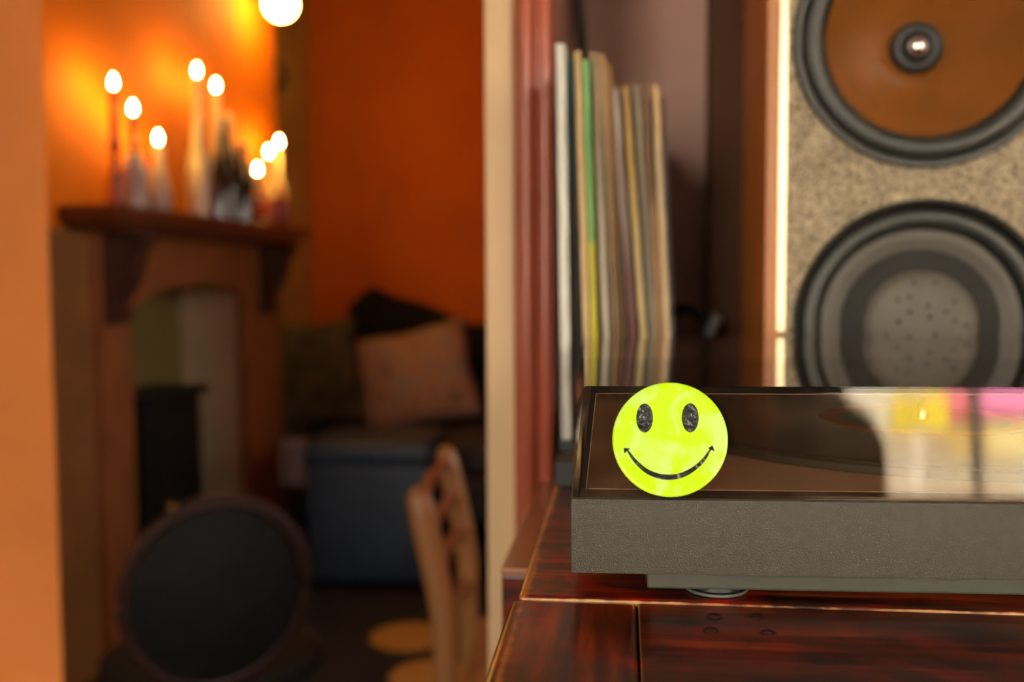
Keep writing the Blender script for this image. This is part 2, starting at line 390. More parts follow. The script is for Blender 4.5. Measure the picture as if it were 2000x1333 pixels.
# ------------------------------------------------------------------ candles on the mantel shelf
MZ = 1.207
def wax(name, col, sss=0.3):
    m = plain(name, col, 0.45, 0.08, 30)
    m.node_tree.nodes['Principled BSDF'].inputs['Subsurface Weight'].default_value = sss
    m.node_tree.nodes['Principled BSDF'].inputs['Subsurface Scale'].default_value = 0.01
    return m
M['wax_cream'] = wax('cream_wax', (0.80, 0.62, 0.38)); M['wax_dark'] = wax('dark_red_wax', (0.16, 0.02, 0.012), 0.0)
M['wax_white'] = wax('white_wax', (0.85, 0.80, 0.72)); M['wax_black'] = wax('charcoal_wax', (0.03, 0.025, 0.025), 0.0)
M['bottle_white'] = plain('frosted_lilac_glass', (0.36, 0.28, 0.27), 0.3, 0.1, 20)
M['bottle_dark'] = plain('dark_green_bottle_glass', (0.015, 0.02, 0.012), 0.08, 0.2, 20, coat=1.0)
M['bottle_brown'] = plain('dark_red_ceramic', (0.22, 0.04, 0.02), 0.25, 0.2, 20)
M['wick'] = plain('burnt_wick', (0.01, 0.008, 0.006), 0.9)
M['flame'] = emis('candle_flame', (1.0, 0.57, 0.10), 440.0)
def flame_bm():
    return lathe(B(), [(0.0, 0), (0.0035, 0.002), (0.0058, 0.007), (0.0062, 0.011), (0.0050, 0.018), (0.0025, 0.025), (0, 0.031)], 14)
flame_me = None
def bottle_profile(kind, h):
    if kind == 'bottle':
        return [(0.030, 0), (0.034, 0.004), (0.034, h*0.55), (0.030, h*0.66), (0.015, h*0.82), (0.013, h*0.96), (0.0155, h*0.965), (0.0155, h)]
    if kind == 'jar':
        return [(0.028, 0), (0.032, 0.004), (0.032, h*0.72), (0.024, h*0.86), (0.019, h*0.9), (0.020, h)]
    if kind == 'stick':
        return [(0.030, 0), (0.030, 0.006), (0.012, 0.016), (0.009, h*0.35), (0.014, h*0.45), (0.009, h*0.55), (0.009, h*0.88), (0.018, h*0.95), (0.018, h)]
    return [(0.026, 0), (0.028, 0.003), (0.030, h*0.5), (0.022, h*0.8), (0.017, h)]
def candle(s, t, zf, base, kind, hb, rc, wm, bm_, label, drip=None):
    """zf = height of the flame's middle; hb = height of the bottle"""
    global flame_me
    a = PSI; x = FO[0] + t*math.cos(a) - s*math.sin(a); y = FO[1] + t*math.sin(a) + s*math.cos(a)
    root = empty(base, (x, y, MZ), label=label, cat='candle', group='lit candles in bottles on the mantel shelf')
    top = zf - MZ - 0.014
    obj('bottle' if kind != 'stick' else 'holder', lathe(B(), bottle_profile(kind, hb), 24), M[bm_], root, 40)
    cn = obj('candle', lathe(B(), [(rc*0.9, hb-0.02), (rc, hb), (rc*0.95, top-0.012), (rc*0.8, top-0.007), (rc*0.45, top-0.008), (0, top-0.009)], 20), M[wm], root, 40)
    obj('wick', tube(B(), [(0, 0, top-0.01), (0, 0, top-0.004), (0.001, 0, top+0.003)], 0.0009, 6), M['wick'], cn)
    fl = obj('flame', flame_bm(), M['flame'], cn, 180, loc=(0, 0, top))
    if drip:
        b = B(); rr = random.Random(int(s*1000))
        for k in range(9):
            an = rr.uniform(0, 2*PI); L = rr.uniform(0.3, 1.0)*drip; z1 = hb*0.98
            rad = 0.017
            pts = [(math.cos(an)*rc*0.9, math.sin(an)*rc*0.9, z1+0.02), (math.cos(an)*rad, math.sin(an)*rad, z1)]
            pr = bottle_profile(kind, hb)
            for q in range(1, 5):
                z = z1 - L*q/4
                rb = 0.015
                for (r0, h0), (r1, h1) in zip(pr, pr[1:]):
                    if h0 <= z <= h1 and h1 > h0: rb = r0 + (r1-r0)*(z-h0)/(h1-h0)
                pts.append((math.cos(an)*(rb+0.001), math.sin(an)*(rb+0.001), z))
            tube(b, pts, [0.002, 0.004, 0.004, 0.0035, 0.0035, 0.0045], 6)
        obj('wax_drips', b, M[wm if wm != 'wax_black' else 'wax_white'], root, 180)
    return root
candle(0.116, 0.09, 1.520, 'candle_bottle', 'stick', 0.16, 0.011, 'wax_dark', 'bottle_brown', 'lit dark candle in a slim dark red holder, leftmost on the mantel shelf')
candle(0.212, 0.085, 1.472, 'candle_bottle', 'jar', 0.135, 0.011, 'wax_black', 'bottle_white', 'lit charcoal candle in a pale lilac bottle, second from the left on the mantel', 0.05)
candle(0.335, 0.085, 1.412, 'candle_bottle', 'round', 0.105, 0.016, 'wax_cream', 'bottle_white', 'short thick cream candle in a pale bottle, lowest flame of the left three', 0.08)
candle(0.535, 0.10, 1.634, 'candle_bottle', 'bottle', 0.255, 0.015, 'wax_cream', 'bottle_white', 'tallest cream candle in a pale frosted bottle at the middle of the mantel', 0.16)
candle(0.705, 0.075, 1.624, 'candle_bottle', 'bottle', 0.265, 0.014, 'wax_cream', 'bottle_dark', 'tall cream candle in a dark bottle beside the frosted one', 0.12)
candle(0.908, 0.115, 1.389, 'candle_bottle', 'stick', 0.085, 0.010, 'wax_cream', 'bottle_brown', 'short candle with the lowest flame of the right three', None)
candle(1.070, 0.085, 1.467, 'candle_bottle', 'round', 0.13, 0.010, 'wax_cream', 'bottle_brown', 'middle candle of the right three, in a small red brown bottle', 0.04)
candle(1.149, 0.09, 1.511, 'candle_bottle', 'round', 0.15, 0.010, 'wax_cream', 'bottle_brown', 'highest and rightmost candle of the right three on the mantel', 0.05)
# unlit bottles between them
def loc_fire(s, t): return (FO[0] + t*math.cos(PSI) - s*math.sin(PSI), FO[1] + t*math.sin(PSI) + s*math.cos(PSI))
for (s, t, h, lab) in ((0.777, 0.075, 0.33, 'tall dark green bottle with wax runs, right of the two tallest candles'),
                       (0.850, 0.09, 0.25, 'shorter dark bottle at the right end of the middle bottle group')):
    x, y = loc_fire(s, t)
    r0 = empty('bottle', (x, y, MZ), label=lab, cat='bottle', group='dark bottles on the mantel shelf')
    obj('glass', lathe(B(), bottle_profile('bottle', h), 24), M['bottle_dark'], r0, 40)
    b = B(); rr = random.Random(int(h*100))
    for k in range(8):
        an = rr.uniform(0, 2*PI); L = rr.uniform(0.3, 0.55)*h
        tube(b, [(math.cos(an)*q, math.sin(an)*q, z) for q, z in ((0.012, h+0.003), (0.017, h-0.005), (0.016, h*0.86), (0.031, h*0.68), (0.035, h-L))], [0.004, 0.005, 0.004, 0.004, 0.005], 6)
    lathe(b, [(0.014, h-0.002), (0.012, h+0.012), (0, h+0.014)], 14)
    obj('wax_drips', b, M['wax_cream'], r0, 180)

# wall lamp with a bare globe bulb
x, y = loc_fire(1.09, 0.0)
lamp = empty('wall_lamp', (x, y, 1.97), PSI, label='wall lamp with a glowing round bulb high above the right end of the mantel', cat='lamp')
obj('backplate', lathe(B(), [(0.05, 0), (0.05, 0.008), (0.02, 0.02)], 24), M['iron'], lamp, 40, rot=(0, R(90), 0), loc=(0, 0.06, 0.09))
obj('arm', tube(B(), spline([(0.01, 0.06, 0.09), (0.06, 0.05, 0.13), (0.12, 0.02, 0.13), (0.13, 0.0, 0.09)]), 0.007), M['iron'], lamp, 60)
obj('socket', lathe(B(), [(0.016, 0.05), (0.022, 0.055), (0.022, 0.095), (0.012, 0.10)], 20, c=(0.13, 0, 0)), M['iron'], lamp, 40)
obj('bulb', lathe(B(), [(0.014, 0.056)] + [(0.053*math.sin(R(a)), 0.053*math.cos(R(a))) for a in range(18, 181, 9)], 28, c=(0.13, 0, 0)), emis('bulb_glow', (1.0, 0.64, 0.14), 60.0), lamp, 180)

# dark carved bracket hanging in the recess, right of the bulb
x, y = loc_fire(1.39, -0.06)
br = empty('hanging_bracket', (x, y, 1.62), PSI, label='dark iron bracket high in the recess right of the glowing bulb', cat='bracket')
obj('arm', tube(B(), spline([(-0.12, 0.02, 0.22), (0.0, 0.03, 0.25), (0.05, 0.05, 0.18), (0.0, 0.07, 0.12), (-0.05, 0.08, 0.17)]), 0.014), M['iron'], br, 60)
obj('bracket_plate', box(B(), -0.13, -0.11, -0.01, 0.09, 0.10, 0.36, 0.004), M['iron'], br)

# ------------------------------------------------------------------ sofa, cushions, throw, rug, chairs in the back room
M['sofa'] = plain('charcoal_upholstery', (0.030, 0.022, 0.024), 0.8, 0.25, 60, 0.2, 300)
M['blue_leather'] = plain('blue_black_leather', (0.020, 0.042, 0.080), 0.5, 0.2, 30, 0.15, 150)
sofa = empty('sofa', (-0.45, 3.60, 0), 0, label='charcoal sofa against the orange far wall under cushions and a dark throw', cat='sofa')
obj('base', box(B(), -0.88, 1.1, 0.03, 0.82, 0.10, 0.28, 0.03, 3), M['sofa'], sofa, 40)
obj('backrest', box(B(), -0.88, 1.1, 0.66, 0.84, 0.28, 0.80, 0.06, 4), M['sofa'], sofa, 40)
for x0 in (-0.90, 0.96): obj('armrest', box(B(), x0, x0+0.12, 0.06, 0.80, 0.26, 0.54, 0.05, 4), M['sofa'], sofa, 40)
for x0 in (-0.77, 0.10): obj('seat_cushion', box(B(), x0, x0+0.86, 0.05, 0.66, 0.28, 0.42, 0.05, 4), M['sofa'], sofa, 40)
for a in (-0.80, 1.04):
    for b_ in (0.10, 0.76): obj('leg', lathe(B(), [(0.015, 0), (0.024, 0.10)], 12, c=(a, b_, 0)), M['iron'], sofa)
ott = empty('footstool', (-0.845, 3.35, 0), R(3), label='blue-black leather cube footstool in front of the sofa', cat='footstool')
fm = B(); box(fm, -0.21, 0.21, -0.20, 0.20, 0.02, 0.42, 0.03, 4); obj('base', fm, M['blue_leather'], ott, 40)
obj('padded_top', box(B(), -0.215, 0.215, -0.205, 0.205, 0.41, 0.49, 0.035, 4), M['blue_leather'], ott, 40)
for a in (-0.17, 0.17):
    for b_ in (-0.16, 0.16): obj('leg', lathe(B(), [(0.02, 0), (0.02, 0.03)], 12, c=(a, b_, 0)), M['iron'], ott)

def patterned(name, cols, scale):
    m, n, p = nt(name); v = coords(n)
    vo = N(n, 'ShaderNodeTexVoronoi', Scale=scale); n.links.new(v, vo.inputs['Vector'])
    no = N(n, 'ShaderNodeTexNoise', Scale=scale*1.5, Detail=3.0); n.links.new(v, no.inputs['Vector'])
    f = mathn(n, 'ADD', mathn(n, 'MULTIPLY', vo.outputs['Distance'], 0.6), mathn(n, 'MULTIPLY', no.outputs['Fac'], 0.5))
    n.links.new(ramp(n, f, cols), p.inputs['Base Color']); p.inputs['Roughness'].default_value = 0.85; return m
M['pat'] = patterned('faded_floral_cotton', [(0.3, (0.15, 0.10, 0.10)), (0.5, (0.34, 0.17, 0.11)), (0.7, (0.24, 0.18, 0.18)), (0.85, (0.45, 0.24, 0.12))], 9)
M['dk_olive'] = patterned('dark_olive_cotton', [(0.3, (0.02, 0.016, 0.01)), (0.6, (0.06, 0.045, 0.02)), (0.85, (0.09, 0.06, 0.03))], 12)
M['black_throw'] = plain('black_knit', (0.010, 0.007, 0.006), 0.95, 0.3, 50, 0.3, 200)
obj('cushion', pillow(B(), 0.50, 0.42, 0.14), M['pat'], None, 180, loc=(-0.85, 4.00, 0.622), rot=(R(-17), R(-12), R(5)), label='faded pinkish floral cushion propped on the sofa seat', cat='cushion', group='cushions on the sofa')
obj('cushion', pillow(B(), 0.34, 0.44, 0.13), M['dk_olive'], None, 180, loc=(-1.225, 3.90, 0.645), rot=(R(-14), R(-6), R(14)), label='dark olive cushion leaning at the left end of the sofa', cat='cushion', group='cushions on the sofa')
# throw heaped over the sofa's back
def cloth(nx, ny, fn):
    t = bmesh.new(); g = [[t.verts.new(fn(i/nx, j/ny)) for j in range(ny+1)] for i in range(nx+1)]
    for i in range(nx):
        for j in range(ny): t.faces.new((g[i][j], g[i+1][j], g[i+1][j+1], g[i][j+1]))
    r = bmesh.ops.solidify(t, geom=list(t.faces), thickness=0.012); bmesh.ops.recalc_face_normals(t, faces=t.faces)
    return t
def throw_fn(u, v):
    X = -1.19 + 1.15*u
    top = max(0.83, 0.99 - 0.42*max(0, u-0.12)) - 0.9*max(0, 0.10-u)
    a = v*PI
    rz = 0.34 + 0.12*math.sin(u*9); dep = 0.16 + 0.02*math.sin(u*13)
    if v < 0.5:
        q = v/0.5; y = 4.18 - 0.02*math.sin(u*20) + 0.05*q**2 + 0.05*q**6 ; z = top - rz*(1-q)**1.3
    else:
        q = (v-0.5)/0.5; y = 4.28 + dep*q; z = max(0.818, top - rz*0.7*q**2)
    y = min(y, 4.445)
    return (X + 0.03*math.sin(v*8), y + 0.012*math.sin(u*31+v*5), z + 0.008*math.sin(u*25))
obj('throw_blanket', cloth(40, 20, throw_fn), M['black_throw'], None, 180, label='black knitted throw heaped along the sofa back against the orange wall', cat='blanket')
def rag(u, v):
    # folded over the stool's near left corner
    x = 0.03 + 0.088*u
    y = 0.0 if v < 0.45 else (v-0.45)*0.12
    z = 0.494 + 0.003*math.sin(u*14) if v >= 0.45 else 0.494 - (0.45-v)*0.32
    return (x, y - 0.008 + 0.006*math.sin(u*11), z)
obj('cloth', cloth(16, 16, rag), plain('pale_lilac_cotton', (0.40, 0.31, 0.34), 0.85), None, 180, loc=(-1.145, 3.135, 0.002), label='small pale lilac cloth hanging over the footstool corner by the fireplace', cat='cloth')
# rug with ochre discs
rug = empty('rug', (-0.45, 2.55, 0.0), R(-6), label='black rug with large ochre discs on the back room floor', cat='rug')
obj('field', box(B(), -0.75, 0.75, -0.62, 0.52, 0.0005, 0.008, 0.002), plain('black_rug_pile', (0.012, 0.009, 0.008), 0.95, 0.3, 80, 0.4, 400), rug)
M['ochre_pile'] = plain('ochre_rug_pile', (0.50, 0.25, 0.05), 0.95, 0.2, 80, 0.4, 400)
rr = random.Random(3)
for i in range(5):
    for j in range(6):
        xx = -0.6 + 0.29*i + (0.14 if j % 2 else 0); yy = -0.62 + 0.26*j
        if xx > 0.63 or yy > 0.40 or yy < -0.5 or xx < -0.28: continue
        obj('disc', lathe(B(), [(0.112+0.006*rr.random(), 0), (0.110, 0.0035)], 28, c=(xx, yy, 0.008)), M['ochre_pile'], rug)

# round-backed upholstered chair
M['dark_wood'] = wood('dark_red_wood', [(0.3, (0.012, 0.004, 0.003)), (0.7, (0.035, 0.010, 0.006))], 'Z', 0.8, 0.6, 0.15, 0.0, 0.25)
M['black_vinyl'] = plain('black_vinyl', (0.006, 0.006, 0.006), 0.75, 0.2, 30, 0.1, 120, spec=0.2)
rc = empty('round_back_chair', (-0.615, 1.43, 0), R(205), label='dark chair with a big round black padded back turned to the fireplace', cat='chair')
# local: back disc stands at y=0 facing -y
bk = B(); lathe(bk, [(0.0, -0.022), (0.08, -0.020), (0.112, -0.010), (0.117, 0.0), (0.112, 0.010), (0.0, 0.016)], 40, 'y')
for v in bk.verts: v.co.z *= 1.30
for v in bk.verts: v.co.x *= 1.10
bo = obj('backrest', bk, M['black_vinyl'], rc, 60, loc=(0, 0, 0.545), rot=(R(-12), R(-18), 0))
rim = B(); tube(rim, [(0.131*math.cos(a), 0, 0.154*math.sin(a)) for a in [2*PI*k/48 for k in range(49)]], 0.012, 10)
obj('rim', rim, M['dark_wood'], bo, 60)
obj('seat', lathe(B(), [(0.0, 0.40), (0.16, 0.40), (0.185, 0.385), (0.185, 0.36), (0.17, 0.35)], 36, c=(0, -0.20, 0)), M['black_vinyl'], rc, 50)
for a, b_ in ((-0.12, -0.33), (0.12, -0.33), (-0.12, -0.07), (0.12, -0.07)):
    obj('leg', tube(B(), [(a*1.2, b_ + (b_+0.2)*0.2, 0.0), (a, b_, 0.36)], [0.011, 0.017], 10), M['dark_wood'], rc, 60)

# light wood ladder-back chair seen from its side
M['beech'] = wood('light_beech', [(0.3, (0.30, 0.125, 0.040)), (0.7, (0.42, 0.185, 0.065))], 'Z', 0.5, 0.4, 0.1, 0.1)
M['rung'] = wood('reddish_rung', [(0.3, (0.20, 0.055, 0.02)), (0.7, (0.30, 0.085, 0.03))], 'Y', 0.6, 0.35)
lc = empty('ladder_back_chair', (-0.20, 1.51, 0), R(3.8), label='light beech ladder-back chair with reddish rungs seen from the side', cat='chair')
def post(y):
    b = B(); P = spline([(-0.045, y, 0.0), (-0.052, y, 0.30), (-0.056, y, 0.46), (-0.060, y, 0.565), (-0.092, y, 0.722)], 6)
    rad = [0.014+0.005*min(1, i/len(P)*1.4) for i in range(len(P))]; rad[-1] = 0.017
    P += [P[-1]+Vector((-0.002, 0, 0.008)), P[-1]+Vector((-0.003, 0, 0.013))]; rad += [0.013, 0.005]
    return tube(b, P, rad, 14)
for yy in (-0.17, 0.17): obj('back_post', post(yy), M['beech'], lc, 60)
for (z, x) in ((0.712, -0.088), (0.655, -0.077), (0.597, -0.066), (0.50, -0.056)):
    obj('rung', tube(B(), [(x, -0.165, z), (x-0.010, 0, z+0.002), (x, 0.165, z)], 0.0095, 10), M['rung'], lc, 60)
obj('seat', box(B(), -0.04, 0.17, -0.150, 0.150, 0.425, 0.445, 0.006), M['beech'], lc)
for yy in (-0.15, 0.16): obj('leg', tube(B(), [(0.155, yy, 0), (0.15, yy, 0.428)], [0.012, 0.016], 10), M['beech'], lc, 60)
obj('stretcher', tube(B(), [(-0.050, -0.165, 0.22), (-0.050, 0.165, 0.22)], 0.008, 8), M['beech'], lc, 60)

# ------------------------------------------------------------------ the cabinet
ST = 0.881
mah = [(0.36, (0.008, 0.002, 0.0015)), (0.45, (0.045, 0.008, 0.003)), (0.54, (0.13, 0.016, 0.005)), (0.64, (0.32, 0.055, 0.012))]
tan = (0.62, 0.30, 0.10); org = (0.42, 0.13, 0.025)
cab = empty('cabinet', (-0.046, 0.30, 0), label='old red-stained mahogany cabinet with a worn panelled top under the record player', cat='cabinet')
gx, gy = 0.1284, 0.0   # groove lies 0.128 behind the front edge
M['mah_x'] = wood('mahogany_grain_across', mah, 'X', 1.7, 0.3, 0.3, 0.12, red=0.7, wear=[(1, 0.1300, 0.0016, tan)])
M['mah_y'] = wood('mahogany_grain_back', mah, 'Y', 1.5, 0.3, 0.3, 0.12, red=0.7, wear=[(0, 0.0025, 0.0032, org)])
M['mah_front'] = wood('mahogany_front_rail', mah, 'X', 1.6, 0.3, 0.3, 0.12, red=0.35, spec=0.3)
M['mah_z'] = wood('mahogany_upright', mah, 'Z', 0.6, 0.3, 0.15, 0.35)
tb = B(); box(tb, 0.0, 1.15, gx+0.0006, 0.645, ST-0.032, ST, 0.0022, 3)
obj('top_board', tb, wood('mahogany_top_board', mah, 'X', 1.7, 0.3, 0.3, 0.12, red=0.7, wear=[(1, 0.1288, 0.0008, tan), (0, 0.0022, 0.0032, org)], spec=0.35), cab, 40)
s1 = B(); box(s1, -0.003, 0.052, 0.0, gx, ST-0.033, ST-0.0012, 0.004, 4)
obj('end_board', s1, M['mah_y'], cab, 40)
s2 = B(); box(s2, 0.0523, 1.153, 0.0, gx-0.0002, ST-0.033, ST-0.0013, 0.0016, 3)
obj('front_rail', s2, M['mah_front'], cab, 40)
for (px_, py_) in ((0.0379, 0.4140), (0.0554, 0.4157), (0.0349, 0.3966), (0.0572, 0.3959)):
    dbm = lathe(B(), [(0.0034, 0.0), (0.0031, 0.0005), (0.0022, 0.0004), (0.0014, -0.0002), (0, -0.0003)], 20)
    obj('screw_plug', dbm, plain('dark_plug', (0.03, 0.008, 0.004), 0.3), cab, 40, loc=(px_+0.046, py_-0.30, ST-0.0014))
body = B(); box(body, 0.03, 1.12, 0.03, 0.63, 0.06, ST-0.033, 0.003)
obj('body', body, M['mah_z'], cab)
obj('side_ledge', box(B(), -0.034, 0.03, 0.345, 0.64, ST-0.16, ST-0.056, 0.002), M['mah_x'], cab)
obj('ledge_cap', box(B(), -0.0345, 0.03, 0.3445, 0.64, ST-0.056, ST-0.052, 0.0012), wood('lit_orange_wood', [(0.3, (0.30, 0.085, 0.018)), (0.7, (0.52, 0.19, 0.045))], 'Y', 1.0, 0.35), cab)  # light on the ledge's top is put into this orange
obj('side_panel', box(B(), -0.016, 0.03, 0.35, 0.635, 0.06, ST-0.16, 0.002), M['mah_z'], cab)
obj('cornice', prism(B(), [(0.005, ST-0.033), (0.02, ST-0.05), (1.13, ST-0.05), (1.145, ST-0.033)], 'y', 0.01, 0.34), M['mah_x'], cab)
for i in range(2):
    d = obj('door', box(B(), 0.05+i*0.53, 0.57+i*0.53, 0.014, 0.03, 0.09, ST-0.07, 0.003), M['mah_z'], cab)
    obj('knob', lathe(B(), [(0.006, 0), (0.006, 0.01), (0.014, 0.016), (0.012, 0.026), (0, 0.03)], 16), M['brass'], d, 60, loc=(0.535 if i == 0 else 0.615, 0.014, 0.5), rot=(R(90), 0, 0))
obj('plinth', box(B(), 0.04, 1.11, 0.04, 0.62, 0, 0.06), M['mah_z'], cab)

# ------------------------------------------------------------------ turntable
M['plinth_grey'] = plain('textured_warm_grey_plastic', (0.062, 0.053, 0.038), 0.5, 0.06, 200, 0.9, 1700, bdist=0.0005, stretch=(1.0, 1.0, 1.0))
M['sub_grey'] = plain('smooth_grey_plastic', (0.050, 0.050, 0.034), 0.55, 0.1, 60)
M['vinyl'] = plain('black_vinyl_record', (0.012, 0.011, 0.010), 0.22, 0.2, 30)
def record_mat():
    m, n, p = nt('grooved_vinyl'); tc = N(n, 'ShaderNodeTexCoord')
    wv = N(n, 'ShaderNodeTexWave', Scale=260.0, wave_type='RINGS', rings_direction='Z'); n.links.new(tc.outputs['Object'], wv.inputs['Vector'])
    bp = N(n, 'ShaderNodeBump', Strength=0.25, Distance=0.0003); n.links.new(wv.outputs['Fac'], bp.inputs['Height'])
    n.links.new(bp.outputs['Normal'], p.inputs['Normal'])
    p.inputs['Base Color'].default_value = (0.016, 0.012, 0.010, 1); p.inputs['Roughness'].default_value = 0.2; return m
tt = empty('turntable', (-0.0216, 0.4101, ST), R(2.2), label='grey plastic record player with a closed smoked clear lid on the cabinet', cat='turntable')
Z = lambda z: z - ST
pb = B(); box(pb, 0, 0.43, 0, 0.352, Z(0.8974), Z(0.9289), 0.0008, 2)
obj('plinth', pb, M['plinth_grey'], tt, 30)
obj('sub_plinth', box(B(), 0.033, 0.40, 0.022, 0.335, Z(0.8845), Z(0.8976), 0.001), M['sub_grey'], tt)
obj('deck', box(B(), 0.006, 0.424, 0.008, 0.344, Z(0.9289), Z(0.9293)), plain('brown_deck_plate', (0.58, 0.39, 0.27), 0.45, 0.1, 30), tt)
for a, b_ in ((0.0645, 0.034), (0.366, 0.034), (0.0645, 0.318), (0.366, 0.318)):
    ft = obj('foot', lathe(B(), [(0.0125, 0), (0.0137, 0.0006), (0.0137, 0.0016), (0.0120, 0.0021), (0.0115, 0.0036)], 32, c=(a, b_, 0)), M['black_rubber'], tt, 30)
    obj('foot_ring', lathe(B(), [(0.0137, 0.0004), (0.0141, 0.0007), (0.0141, 0.0015), (0.0137, 0.0018)], 40, c=(a, b_, 0), cap=False), M['grey_rubber'], ft, 60)
PX, PY = 0.2045, 0.190
obj('platter', lathe(B(), [(0.148, 0), (0.149, 0.0008), (0.149, 0.0042), (0.147, 0.005), (0.0, 0.005)], 72, c=(PX, PY, Z(0.9289))), M['sub_grey'], tt, 30)
obj('mat', lathe(B(), [(0.146, 0), (0.146, 0.0015), (0, 0.0015)], 64, c=(PX, PY, Z(0.9339))), M['black_rubber'], tt, 30)
obj('spindle', lathe(B(), [(0.0035, 0), (0.0035, 0.010), (0.002, 0.013), (0, 0.0135)], 16, c=(PX, PY, Z(0.935))), M['chrome'], tt, 50)
rt = Matrix.Rotation(R(2.2), 4, 'Z') @ Vector((PX, PY, 0))
lpz = 0.9355
lp = obj('vinyl_record', lathe(B(), [(0.1500, 0), (0.1508, 0.0006), (0.1505, 0.0014), (0.147, 0.0017), (0.1465, 0.0012), (0.0, 0.0012)], 96), record_mat(), None, 30, loc=(-0.0216+rt.x, 0.4101+rt.y, lpz), label='black vinyl record with a green and orange label on the platter', cat='record')
lp.name = 'vinyl_record'
lab = obj('label_rim', lathe(B(), [(0.0585, 0), (0.0585, 0.0003), (0.048, 0.0003)], 64, c=(0, 0, 0.00125), cap=False), plain('orange_paper', (0.40, 0.13, 0.03), 0.5), lp)
obj('label_centre', lathe(B(), [(0.0485, 0), (0.0485, 0.00025), (0, 0.00025)], 64, c=(0, 0, 0.00125)), plain('green_paper', (0.05, 0.22, 0.15), 0.5), lp)
# tonearm on the right
ta = obj('tonearm_base', lathe(B(), [(0.026, 0), (0.026, 0.012), (0.018, 0.016), (0.012, 0.03), (0, 0.031)], 32, c=(0.385, 0.285, Z(0.9289))), M['black_rubber'], tt, 40)
obj('arm_tube', tube(B(), [(0.385, 0.325, Z(0.952)), (0.385, 0.285, Z(0.952)), (0.385, 0.12, Z(0.950)), (0.375, 0.085, Z(0.949)), (0.365, 0.06, Z(0.947))], 0.004, 10), M['chrome'], ta, 60)
obj('headshell', box(B(), 0.354, 0.370, 0.035, 0.062, Z(0.943), Z(0.949), 0.001), M['black_rubber'], ta)
obj('counterweight', lathe(B(), [(0.014, 0), (0.014, 0.022)], 24, 'y', c=(0.385, 0.318, Z(0.952))), M['chrome'], ta, 40)
obj('speed_knob', lathe(B(), [(0.013, 0), (0.013, 0.008), (0.011, 0.010), (0, 0.010)], 24, c=(0.04, 0.03, Z(0.9289))), M['black_rubber'], tt, 40)

# smoked lid: a hollow shell of 3 mm sheet, flared towards the bottom
LZ0, LZ1 = Z(0.9293), Z(0.9756)
def lid_shell(th=0.0030):
    t = bmesh.new()
    def ring(x0, x1, y0, y1, z): return [t.verts.new(p) for p in ((x0, y0, z), (x1, y0, z), (x1, y1, z), (x0, y1, z))]
    o0 = ring(0.0006, 0.4294, 0.0012, 0.351, LZ0); o1 = ring(0.0055, 0.4245, 0.0050, 0.348, LZ1)
    i1 = ring(0.0055+th, 0.4245-th, 0.0050+th, 0.348-th, LZ1-th); i0 = ring(0.0006+th, 0.4294-th, 0.0012+th, 0.351-th, LZ0)
    for a, b in ((o0, o1), (i1, i0), (i0, o0)):
        for k in range(4): t.faces.new((a[k], a[(k+1) % 4], b[(k+1) % 4], b[k]))
    t.faces.new(o1); t.faces.new(i1[::-1])
    bmesh.ops.recalc_face_normals(t, faces=t.faces)
    eds = [e for e in t.edges if all(v in o1 or v in o0 for v in e.verts)]
    bmesh.ops.bevel(t, geom=eds, offset=0.0005, segments=3, affect='EDGES')
    return t
M['smoke'] = clear('smoked_acrylic', (0.88, 0.82, 0.76), 0.0, 1.52, 0.5, (0.42, 0.27, 0.18))
lid = obj('lid', lid_shell(), M['smoke'], tt, 25, label='smoked clear acrylic lid')
M['smoke_edge'] = plain('dark_acrylic_edge', (0.006, 0.006, 0.006), 0.08, 0.1, 20, coat=0.6)
M['smoke_flange'] = clear('brown_acrylic_flange', (0.34, 0.24, 0.16), 0.1, 1.49, 0.3)
M['smoke_glint'] = plain('acrylic_edge_glint', (0.42, 0.30, 0.24), 0.12, 0.1, 40, coat=1.0)
e1 = B()
# solid-looking joint of the sheets: dark strips just inside the front top and side edges
def slope(z, a, b): return a + (b-a)*(z-LZ0)/(LZ1-LZ0)
zt = LZ1-0.0006
box(e1, 0.0085, 0.4215, 0.0087, 0.0093, LZ1-0.0032, LZ1-0.0006)
obj('lid_top_joint', e1, M['smoke_edge'], lid)
e2 = B()
def side_strip(bm, x_off, wdt, yo, yd, z0, z1):
    t = bmesh.new(); V = []
    for z in (z0, z1):
        xs = slope(z, 0.0006, 0.0055)+x_off; ys = slope(z, 0.0012, 0.0050)+yo
        V.append([t.verts.new(p) for p in ((xs, ys, z), (xs+wdt, ys, z), (xs+wdt, ys+yd, z), (xs, ys+yd, z))])
    for k in range(4): t.faces.new((V[0][k], V[0][(k+1) % 4], V[1][(k+1) % 4], V[1][k]))
    t.faces.new(V[0][::-1]); t.faces.new(V[1]); bmesh.ops.recalc_face_normals(t, faces=t.faces); merge(bm, t)
side_strip(e2, 0.0031, 0.0022, 0.0034, 0.0006, LZ0+0.0032, LZ1-0.0006)
obj('lid_side_joint', e2, M['smoke_edge'], lid)
e3 = B(); side_strip(e3, 0.0053, 0.00022, 0.0033, 0.0004, LZ0+0.0030, LZ1-0.0033)
box(e3, 0.0115, 0.4215, 0.0086, 0.0089, LZ1-0.0036, LZ1-0.00335)
box(e3, 0.0075, 0.4275, 0.0052, 0.0055, LZ0+0.0027, LZ0+0.0030)
obj('lid_edge_glint', e3, M['smoke_glint'], lid)  # pale strips painted in for the bright highlights along the lid's edges
e4 = B(); box(e4, 0.0042, 0.4258, 0.0048, 0.0053, LZ0, LZ0+0.0026)
obj('lid_flange', e4, M['smoke_flange'], lid)
for a in (0.07, 0.33):
    obj('hinge', box(B(), a, a+0.03, 0.3485, 0.358, Z(0.915), Z(0.948), 0.002), M['black_rubber'], tt)

